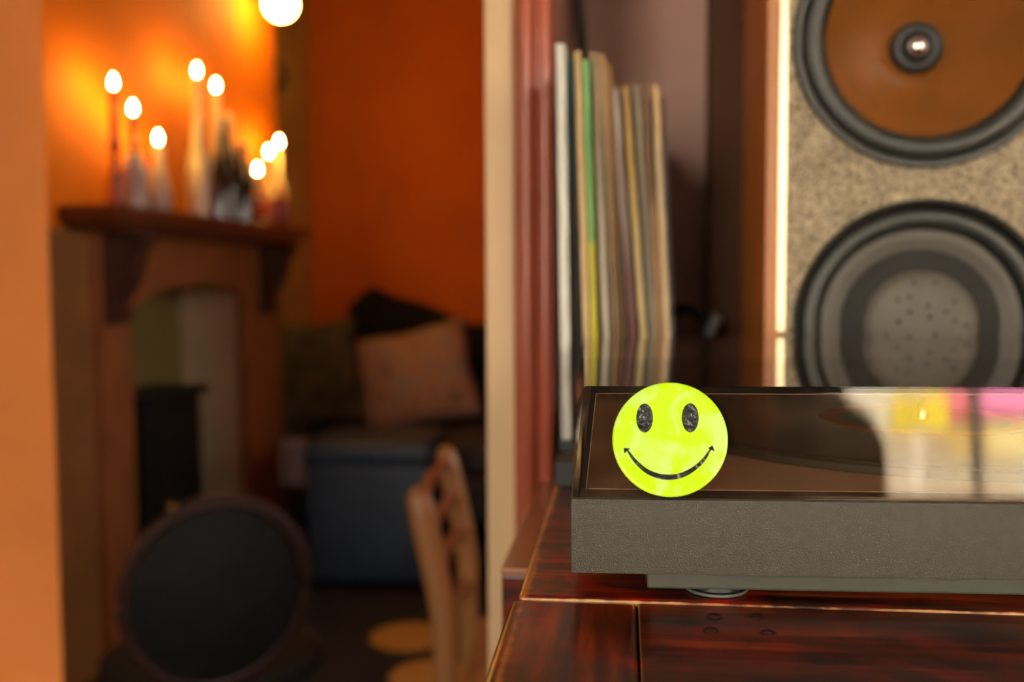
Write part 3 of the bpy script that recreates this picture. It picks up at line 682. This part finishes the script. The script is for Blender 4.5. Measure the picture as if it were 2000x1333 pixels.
# smiley sticker, a thick glossy domed disc on the front of the lid
def stick_mat():
    m, n, p = nt('fluorescent_yellow'); v = coords(n)
    a = N(n, 'ShaderNodeTexNoise', Scale=75.0, Detail=4.0, Distortion=0.8); n.links.new(v, a.inputs['Vector'])
    c = ramp(n, a.outputs['Fac'], [(0.47, (0.60, 1.0, 0.0)), (0.62, (0.68, 1.0, 0.20))])
    n.links.new(c, p.inputs['Base Color']); p.inputs['Roughness'].default_value = 0.35
    p.inputs['Specular IOR Level'].default_value = 0.25; p.inputs['Coat Weight'].default_value = 0.15; p.inputs['Coat Roughness'].default_value = 0.06
    return m
SR = 0.02335
sk = empty('smiley_sticker', (0.01885, 0.4050, 0.95475), rot=(R(-3.6), 0, R(2.2)), label='fluorescent yellow smiley face sticker on the front of the lid', cat='sticker')
sk.location = Vector((0.01885, 0.4046, 0.95475)) + Vector((0.0, 0.0024, 0))
obj('disc', lathe(B(), [(SR-0.0002, 0.0), (SR, -0.0002), (SR-0.0001, -0.0009), (SR-0.0006, -0.00125), (SR-0.0013, -0.0010), (SR-0.0030, -0.00115), (0, -0.0013)], 96, 'y'), stick_mat(), sk, 40)
M['ink'] = plain('black_ink', (0.006, 0.007, 0.007), 0.28, 0.1, 200, 0.3, 300)
def flat(pts):
    t = bmesh.new(); n_ = len(pts)
    A = [t.verts.new((x, -0.00145, z)) for x, z in pts]; Bk = [t.verts.new((x, -0.00105, z)) for x, z in pts]
    for k in range(n_): t.faces.new((A[k], A[(k+1) % n_], Bk[(k+1) % n_], Bk[k]))
    f = t.faces.new(A[::-1]); f2 = t.faces.new(Bk); bmesh.ops.recalc_face_normals(t, faces=t.faces)
    bmesh.ops.triangulate(t, faces=[f, f2]); return t
KP = SR/112.5
def sp(px, py): return ((px-1309)*KP, -(py-861)*KP)
for (ex, ey) in ((1259.5, 818), (1348, 817)):
    pts = []
    for k in range(36):
        a = 2*PI*k/36; pts.append(sp(ex+16.2*math.cos(a), ey+28.5*math.sin(a)))
    obj('eye', flat(pts[::-1]), M['ink'], sk)
up, lo = [], []
ctrl = [(1226, 881), (1240, 901), (1262, 921), (1285, 931), (1307, 933.5), (1330, 930), (1353, 918), (1373, 900), (1388, 877)]
cs = spline([(a, b, 0) for a, b in ctrl], 6)
for k, p in enumerate(cs):
    q = cs[min(k+1, len(cs)-1)] - cs[max(k-1, 0)]; nrm = Vector((-q.y, q.x, 0)).normalized()
    wd = 1.2 + 4.0*math.sin(PI*k/(len(cs)-1))**0.75
    up.append(sp(p.x-nrm.x*wd, p.y-nrm.y*wd)); lo.append(sp(p.x+nrm.x*wd, p.y+nrm.y*wd))
obj('mouth', flat(up + lo[::-1]), M['ink'], sk)
for tri in ([(1220, 888), (1219, 877), (1232, 878), (1227, 881)], [(1383, 876), (1391, 871), (1395, 882), (1388, 879)]):
    obj('mouth_corner', flat([sp(*p) for p in tri]), M['ink'], sk)

# ------------------------------------------------------------------ records behind and beside the turntable
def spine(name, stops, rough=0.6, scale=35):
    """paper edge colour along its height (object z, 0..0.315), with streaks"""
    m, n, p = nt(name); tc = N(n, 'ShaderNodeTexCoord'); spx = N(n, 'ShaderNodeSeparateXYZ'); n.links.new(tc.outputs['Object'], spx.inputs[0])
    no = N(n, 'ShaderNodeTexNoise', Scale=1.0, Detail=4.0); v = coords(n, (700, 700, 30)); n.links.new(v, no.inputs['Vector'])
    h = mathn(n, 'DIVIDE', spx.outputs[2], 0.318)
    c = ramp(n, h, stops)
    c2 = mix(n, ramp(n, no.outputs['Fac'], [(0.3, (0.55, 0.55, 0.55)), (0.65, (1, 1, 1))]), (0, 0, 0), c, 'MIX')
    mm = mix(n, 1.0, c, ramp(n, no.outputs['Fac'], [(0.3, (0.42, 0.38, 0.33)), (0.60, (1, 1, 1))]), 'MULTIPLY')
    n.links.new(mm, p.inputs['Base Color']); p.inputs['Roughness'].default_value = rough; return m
M['inner_paper'] = plain('inner_paper', (0.42, 0.30, 0.17), 0.8, 0.2, 60)
M['inner_dark'] = plain('inner_dark_card', (0.05, 0.035, 0.02), 0.8, 0.2, 60)
M['inner_white'] = plain('inner_white_paper', (0.80, 0.80, 0.84), 0.8, 0.05, 60)
def sleeve(xt, xb, yf, th, h, stops, label, inner='inner_paper', zb=ST, closed=True):
    """one record sleeve standing on edge, spine to the front, leaning left"""
    lean = math.atan2(xt-xb, h); th *= 0.88
    root = empty('record_sleeve', (xb, yf, zb + abs(math.sin(lean))*th*0.5), rot=(0, lean, 0), label=label, cat='record sleeve', group='record sleeves standing beside and behind the turntable')
    W = 0.315
    b = B(); g = th*0.28
    if closed:
        box(b, -th/2, th/2, 0.0, 0.0012, 0, h, min(0.0005, th*0.1), 1)
        box(b, -th/2, -th/2+g, 0.0012, W, 0, h); box(b, th/2-g, th/2, 0.0012, W, 0, h)
        box(b, -th/2+g, th/2-g, 0.0012, W, 0, 0.001)
    else:
        box(b, -th/2, -th/2+g, 0, W, 0, h); box(b, th/2-g, th/2, 0, W, 0, h); box(b, -th/2+g, th/2-g, W-0.002, W, 0, h)
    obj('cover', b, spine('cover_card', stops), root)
    obj('inner_sleeve', box(B(), -th/2+g*1.05, th/2-g*1.05, 0.0025, W-0.003, 0.0012, h-0.003), M[inner], root)
    return root
tn = (0.64, 0.42, 0.19); tn2 = (0.76, 0.53, 0.27); bk_ = (0.030, 0.022, 0.014); br_ = (0.30, 0.16, 0.06)
sleeve(-0.0502, -0.0459, 0.804, 0.0085, 0.318, [(0.0, (0.86, 0.82, 0.74)), (0.5, (0.98, 0.96, 0.88)), (1.0, (0.98, 0.96, 0.88))], 'thick white boxed record, leftmost, visible left of the turntable', zb=ST+0.0088)
sleeve(-0.0428, -0.0362, 0.808, 0.0028, 0.318, [(0.0, bk_), (0.15, (0.35, 0.12, 0.03)), (0.22, bk_), (0.6, bk_), (0.85, (0.01, 0.07, 0.08)), (1, (0.02, 0.16, 0.18))], 'thin black and teal record sleeve right against the white boxed record')
sleeve(-0.0400, -0.0315, 0.812, 0.0032, 0.314, [(0.0, bk_), (1, bk_)], 'thin black record sleeve left of the first tan one', 'inner_dark')
sleeve(-0.0362, -0.0262, 0.791, 0.0060, 0.318, [(0.0, tn), (0.4, tn2), (1.0, (0.66, 0.44, 0.19))], 'broad tan record sleeve between the black and the green ones')
sleeve(-0.0302, -0.0202, 0.796, 0.0055, 0.312, [(0.0, (0.30, 0.24, 0.05)), (0.22, (0.42, 0.33, 0.05)), (0.28, (0.68, 0.58, 0.03)), (0.52, (0.62, 0.62, 0.05)), (0.54, (0.25, 0.48, 0.12)), (0.8, (0.16, 0.45, 0.12)), (1.0, (0.28, 0.62, 0.22))], 'record sleeve with a green spine turning yellow towards the bottom')
sleeve(-0.0255, -0.0148, 0.806, 0.0030, 0.320, [(0.0, bk_), (0.5, (0.18, 0.11, 0.05)), (1, (0.50, 0.38, 0.18))], 'thin dark brown record sleeve just right of the green one', 'inner_dark')
sleeve(-0.0228, -0.0100, 0.802, 0.0050, 0.312, [(0.0, (0.68, 0.62, 0.54)), (0.45, (0.60, 0.52, 0.42)), (0.8, (0.28, 0.20, 0.10)), (1, (0.33, 0.24, 0.12))], 'light grey worn record sleeve, pale in its lower half')
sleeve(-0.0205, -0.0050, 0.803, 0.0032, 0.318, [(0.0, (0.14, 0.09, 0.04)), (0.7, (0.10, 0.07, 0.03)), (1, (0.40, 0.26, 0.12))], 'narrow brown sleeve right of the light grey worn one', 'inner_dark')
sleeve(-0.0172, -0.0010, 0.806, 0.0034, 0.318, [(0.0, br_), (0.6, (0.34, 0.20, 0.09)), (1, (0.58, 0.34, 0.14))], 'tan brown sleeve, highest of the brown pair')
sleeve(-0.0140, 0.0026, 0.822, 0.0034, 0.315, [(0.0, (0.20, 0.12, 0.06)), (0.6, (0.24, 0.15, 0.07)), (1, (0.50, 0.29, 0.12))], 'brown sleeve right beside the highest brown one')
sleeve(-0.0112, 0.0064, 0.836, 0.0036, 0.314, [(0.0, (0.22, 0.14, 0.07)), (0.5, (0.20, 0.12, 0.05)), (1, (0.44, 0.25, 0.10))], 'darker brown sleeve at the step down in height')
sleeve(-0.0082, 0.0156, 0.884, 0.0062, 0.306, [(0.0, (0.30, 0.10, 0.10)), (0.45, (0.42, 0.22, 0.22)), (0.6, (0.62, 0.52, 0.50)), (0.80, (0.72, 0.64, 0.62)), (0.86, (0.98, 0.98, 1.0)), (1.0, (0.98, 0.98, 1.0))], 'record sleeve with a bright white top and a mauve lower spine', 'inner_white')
sleeve(-0.0032, 0.0198, 0.905, 0.0026, 0.313, [(0.0, (0.4, 0.22, 0.1)), (1, (0.40, 0.24, 0.08))], 'thin tan sleeve between the mauve and the yellow ones')
sleeve(0.0010, 0.0242, 0.885, 0.0064, 0.308, [(0.0, (0.92, 0.70, 0.30)), (0.45, (0.98, 0.80, 0.42)), (0.75, (0.92, 0.64, 0.20)), (1, (0.74, 0.46, 0.17))], 'broad pale yellow record sleeve right of the mauve one')
sleeve(0.0066, 0.0290, 0.895, 0.0022, 0.308, [(0.0, bk_), (1, (0.12, 0.08, 0.04))], 'thin dark sleeve right of the broad yellow one', 'inner_dark')
sleeve(0.0102, 0.0322, 0.886, 0.0056, 0.309, [(0.0, (0.38, 0.32, 0.24)), (0.6, (0.22, 0.20, 0.14)), (1, (0.42, 0.36, 0.26))], 'grey speckled record sleeve between the yellow and the brown ones')
sleeve(0.0148, 0.0355, 0.889, 0.0030, 0.312, [(0.0, (0.34, 0.20, 0.09)), (0.6, (0.20, 0.10, 0.04)), (1, (0.20, 0.10, 0.03))], 'left sleeve of the dark brown pair near the right end')
sleeve(0.0194, 0.0385, 0.889, 0.0048, 0.310, [(0.0, (0.42, 0.22, 0.10)), (0.62, (0.38, 0.19, 0.07)), (0.68, (0.15, 0.07, 0.025)), (1, (0.22, 0.11, 0.04))], 'right sleeve of the dark brown pair near the right end')
sleeve(0.0276, 0.0430, 0.896, 0.0060, 0.309, [(0.0, (0.92, 0.72, 0.44)), (0.5, (0.74, 0.54, 0.30)), (0.8, (0.76, 0.56, 0.33)), (1, (0.80, 0.46, 0.20))], 'light tan record sleeve, second from the right end')
sleeve(0.0350, 0.0482, 0.925, 0.0046, 0.305, [(0.0, (0.24, 0.22, 0.26)), (0.6, (0.08, 0.08, 0.10)), (0.8, (0.10, 0.09, 0.10)), (1, (0.30, 0.19, 0.09))], 'dark grey-blue record sleeve, rightmost of the row', 'inner_dark')
# low stand under the white box and small black block
sd = obj('record_stand', box(B(), -0.0515, -0.0395, 0.80, 1.115, ST, ST+0.0086, 0.0008), M['black_rubber'], None, label='thin black strip under the white boxed record', cat='stand')
obj('black_block', box(B(), -0.0458, -0.0225, 0.662, 0.70, ST, ST+0.0158, 0.001), M['black_rubber'], None, label='small black block on the cabinet left of the turntable', cat='block')

# cable in the alcove
M['cable'] = plain('black_cable', (0.010, 0.009, 0.009), 0.45)
cb_ = empty('audio_cable', (0.0, 1.225, 0.9), label='black cable hanging from above and looping behind the records to a metal plug', cat='cable')
pts = spline([(-0.050, 0.012, CH-0.92), (-0.053, 0.012, 1.0), (-0.056, 0.012, 0.55), (-0.052, 0.012, 0.41), (-0.045, 0.012, 0.30), (-0.040, 0.012, 0.10), (0.0, 0.008, 0.03), (0.050, -0.01, 0.066), (0.066, -0.05, 0.086), (0.086, -0.06, 0.078), (0.100, -0.07, 0.045), (0.080, -0.085, 0.035), (0.094, -0.10, 0.058)], 8)
obj('cord', tube(B(), pts, 0.0062, 10), M['cable'], cb_, 60)
obj('plug', tube(B(), [(0.093, -0.10, 0.056), (0.0975, -0.10, 0.066), (0.104, -0.10, 0.080)], 0.0062, 12), plain('grey_plug', (0.22, 0.22, 0.21), 0.45), cb_, 50)

# ------------------------------------------------------------------ loudspeaker
SX, SY = 0.1113, 0.8074
M['spk_side'] = wood('orange_walnut_veneer', [(0.3, (0.50, 0.14, 0.018)), (0.7, (0.66, 0.22, 0.035))], 'Z', 0.5, 0.6, 0.05, 0.0, 0.25)
M['spk_edge'] = wood('copper_walnut_edge', [(0.3, (0.42, 0.15, 0.05)), (0.7, (0.54, 0.21, 0.075))], 'Z', 0.5, 0.35, 0.05, 0.3)
def baffle_mat():
    m, n, p = nt('speckled_grille_board'); v = coords(n)
    a = N(n, 'ShaderNodeTexNoise', Scale=420.0, Detail=2.0); n.links.new(v, a.inputs['Vector'])
    b = N(n, 'ShaderNodeTexNoise', Scale=60.0, Detail=4.0); n.links.new(v, b.inputs['Vector'])
    c = ramp(n, a.outputs['Fac'], [(0.32, (0.10, 0.08, 0.055)), (0.5, (0.36, 0.27, 0.165)), (0.7, (0.52, 0.42, 0.28))])
    c = mix(n, 1.0, c, ramp(n, b.outputs['Fac'], [(0.3, (0.72, 0.70, 0.68)), (0.6, (1, 1, 1))]), 'MULTIPLY')
    n.links.new(c, p.inputs['Base Color']); p.inputs['Roughness'].default_value = 0.75
    bp = N(n, 'ShaderNodeBump', Strength=0.3, Distance=0.0008); n.links.new(a.outputs['Fac'], bp.inputs['Height']); n.links.new(bp.outputs['Normal'], p.inputs['Normal'])
    return m
spk = empty('loudspeaker', (SX, SY, ST), R(-3.2), label='wooden loudspeaker with a speckled front and two round drivers on the cabinet', cat='speaker')
SH = 0.66; SW = 0.242
cbx = B(); box(cbx, 0, 0.016, 0.012, 0.30, 0.0, SH); box(cbx, SW-0.016, SW, 0.012, 0.30, 0, SH); box(cbx, 0.016, SW-0.016, 0.012, 0.30, 0, 0.0015); box(cbx, 0.016, SW-0.016, 0.012, 0.30, SH-0.016, SH); box(cbx, 0.016, SW-0.016, 0.284, 0.30, 0.0015, SH-0.016)
obj('enclosure', cbx, M['spk_side'], spk)
ed = B(); box(ed, 0, 0.0098, 0, 0.0125, 0, SH, 0.0006); box(ed, SW-0.0098, SW, 0, 0.0125, 0, SH, 0.0006)
obj('front_edge', ed, M['spk_edge'], spk)
M['olive_trim'] = plain('olive_trim', (0.22, 0.14, 0.06), 0.4, 0.05)
for x0, sg in ((0.0099, 1), (SW-0.0099, -1)):
    # gently bowed bright metal strip
    P = []
    for k in range(9):
        a = R(-2 + 18*k/8 if sg > 0 else 2-18*k/8)
        P.append((x0 + sg*0.0082*k/8, 0.0030 - 0.0016*math.sin(PI*k/8*0.5) if False else 0.0022))
    t = []
    n_ = 8; cx, cy, rad = x0 + sg*0.0041, 0.032, 0.030
    prof = []
    for k in range(n_+1):
        x = x0 + sg*0.0056*k/n_
        # slope turns the face 2..14 degrees to the right, where the window is
        prof.append((x, 0.0010 + (0.0080*k/n_)*math.tan(R(4)) *1.0 + (0.0080*k/n_)**2*6.0))
    poly = prof + [(prof[-1][0], 0.008), (prof[0][0], 0.008)]
    obj('trim_strip', prism(B(), poly, 'z', 0.9785-ST, SH-0.01), M['trim_brass'], spk, 40)
    obj('trim_foot', box(B(), min(x0, x0+sg*0.0056), max(x0, x0+sg*0.0056), 0.0015, 0.008, 0.004, 0.0972, 0.0004), M['olive_trim'], spk)
def plate_with_holes(x0, x1, z0, z1, y0, y1, holes, seg=64):
    t = bmesh.new(); loops = [[(x0, z0), (x1, z0), (x1, z1), (x0, z1)]]
    for hx, hz, hr in holes: loops.append([(hx+hr*math.cos(2*PI*k/seg), hz+hr*math.sin(2*PI*k/seg)) for k in range(seg)])
    fe = []; allv = []
    for lp_ in loops:
        V = [t.verts.new((a, y0, b)) for a, b in lp_]; W = [t.verts.new((a, y1, b)) for a, b in lp_]; n_ = len(V)
        for k in range(n_):
            fe.append(t.edges.new((V[k], V[(k+1) % n_])))
        allv.append((V, W))
    bmesh.ops.triangle_fill(t, use_beauty=True, use_dissolve=False, edges=fe)
    for V, W in allv:
        n_ = len(V)
        for k in range(n_): t.faces.new((V[k], V[(k+1) % n_], W[(k+1) % n_], W[k]))
    return t
obj('baffle', plate_with_holes(0.0160, SW-0.0160, 0.0016, SH-0.001, 0.006, 0.0125, [(0.121, 1.206-ST, 0.0985), (0.121, 0.9825-ST, 0.0965)]), baffle_mat(), spk)
def ann(prof, c, seg=72): return lathe(B(), prof, seg, 'y', c=c, cap=False)
M['surround_rubber'] = plain('matte_black_rubber_surround', (0.026, 0.024, 0.019), 0.45, 0.15, 40, 0.1, 300)
M['cone_brown'] = plain('amber_woven_cone', (0.20, 0.062, 0.006), 0.36, 0.2, 14, 0.15, 200, coat=0.25)
M['cone_grey'] = plain('grey_cone', (0.072, 0.060, 0.046), 0.55, 0.15, 14, 0.1, 200)
M['dark_felt'] = plain('dark_felt_ring', (0.016, 0.013, 0.010), 0.8, 0.15, 40)
# upper driver
U = (0.121, 0.006, 1.206-ST)
w1 = obj('woofer', ann([(0.1010, 0.0), (0.1015, -0.002), (0.1000, -0.0045), (0.0965, -0.0048), (0.0945, -0.0035)] + [(0.0865+0.0085*math.cos(R(a)), -0.0035-0.0065*math.sin(R(a))) for a in range(0, 181, 15)] + [(0.0770, -0.001), (0.0762, 0.001)], U), M['surround_rubber'], spk, 50, label='upper driver with an amber cone in a black rubber ring')
obj('cone', ann([(0.0765, 0.0), (0.070, 0.006), (0.055, 0.018), (0.040, 0.029), (0.028, 0.038), (0.019, 0.045)], U), M['cone_brown'], w1, 60)
obj('dust_cap', lathe(B(), [(0.0210, 0.044), (0.0200, 0.040), (0.0185, 0.0385), (0.0150, 0.041), (0.0125, 0.040), (0.009, 0.036), (0.005, 0.0335), (0, 0.033)], 40, 'y', c=U, cap=False), M['black_rubber'], w1, 60)
obj('cap_dot', lathe(B(), [(0.0075, 0.0350), (0.0055, 0.0325), (0.003, 0.0315), (0, 0.031)], 28, 'y', c=U, cap=False), M['chrome'], w1, 60)
# lower driver
L = (0.121, 0.006, 0.9825-ST)
w2 = obj('woofer', ann([(0.0985, 0.0), (0.0990, -0.0015), (0.0975, -0.0025), (0.0955, -0.0015), (0.0945, 0.004), (0.093, 0.008)] + [(0.0855+0.0075*math.cos(R(a)), 0.008-0.0060*math.sin(R(a))) for a in range(0, 181, 15)] + [(0.0770, 0.013), (0.0762, 0.014)], L), M['surround_rubber'], spk, 50, label='lower driver with a grey cone, flat dark ring and dimpled cap')
obj('cone', ann([(0.0765, 0.012), (0.0745, 0.0105), (0.0680, 0.012), (0.0600, 0.014)], L), M['cone_grey'], w2, 60)
obj('felt_ring', ann([(0.0605, 0.0135), (0.0600, 0.012), (0.0440, 0.011), (0.0435, 0.0125)], L), M['dark_felt'], w2, 60)
capb = lathe(B(), [(0.0440, 0.0120), (0.0425, 0.009), (0.036, 0.0065), (0.024, 0.0045), (0.012, 0.0037), (0, 0.0035)], 48, 'y', c=L, cap=False)
cap_ = obj('dust_cap', capb, plain('grey_paper_cap', (0.105, 0.088, 0.068), 0.6, 0.12, 60, 0.2, 300), w2, 60)
rr = random.Random(5); used = []
dm = B()
while len(used) < 22:
    a, q = rr.uniform(0, 2*PI), math.sqrt(rr.random())*0.036
    x, z = q*math.cos(a), q*math.sin(a)
    if all((x-p[0])**2+(z-p[1])**2 > 0.0085**2 for p in used): used.append((x, z))
for x, z in used:
    q = math.hypot(x, z); yy = 0.0035 + (q/0.044)**2*0.0048
    lathe(dm, [(0.0017, -0.0003), (0.0010, -0.0007), (0, -0.0008)], 10, 'y', c=(L[0]+x, L[1]+yy, L[2]+z), cap=False)
obj('vent_dimples', dm, M['dark_felt'], cap_, 60, kind='stuff')
tw = B(); lathe(tw, [(0.032, 0), (0.032, -0.004), (0.026, -0.004), (0.014, 0.002), (0.012, -0.003), (0, -0.006)], 40, 'y', c=(0.121, 0.006, 0.50), cap=False)
obj('tweeter', tw, M['black_rubber'], spk, 50)

# ------------------------------------------------------------------ the street seen through the window behind the camera
struct('ground', box(B(), -12, 16, -22, -2.4, -0.6, -0.5), plain('pavement', (0.55, 0.52, 0.47), 0.8))
fac = empty('shop_building', (3.4, -9.0, -0.5), 0, label='pale rendered building across the street with shop windows', cat='building')
obj('wall', box(B(), -5.5, 6.0, -0.6, 0, 0, 3.3), plain('white_render', (0.82, 0.80, 0.74), 0.8), fac)
for xw in (-5.2, -2.6, 1.6):
    obj('window', box(B(), xw, xw+1.4, 0.0, 0.05, 0.9, 2.7, 0.01), M['dark_felt'], fac)
for (x0, x1, z0, z1, c_, nm, lb) in ((3.78, 4.7, 1.27, 1.62, (0.9, 0.26, 0.52), 'awning', 'pink shop awning across the street'), (3.32, 3.50, 1.12, 1.45, (0.95, 0.72, 0.03), 'street_sign', 'plain yellow hanging sign across the street'), (3.84, 4.6, 0.90, 1.20, (0.85, 0.72, 0.32), 'display_board', 'pale yellow display board under the pink awning')):
    e = obj(nm, box(B(), 0, x1-x0, -0.94, 0, 0, z1-z0, 0.02), plain(nm+'_paint', c_, 0.7), None, loc=(x0, -8.05, z0), label=lb, cat=nm.replace('_', ' '))
obj('lamp_post', lathe(B(), [(0.09, 0), (0.09, 0.5), (0.05, 0.6), (0.045, 4.0)], 16), M['iron'], None, 40, loc=(3.66, -7.9, -0.5), label='dark lamp post on the pavement before the pale building', cat='lamp post')
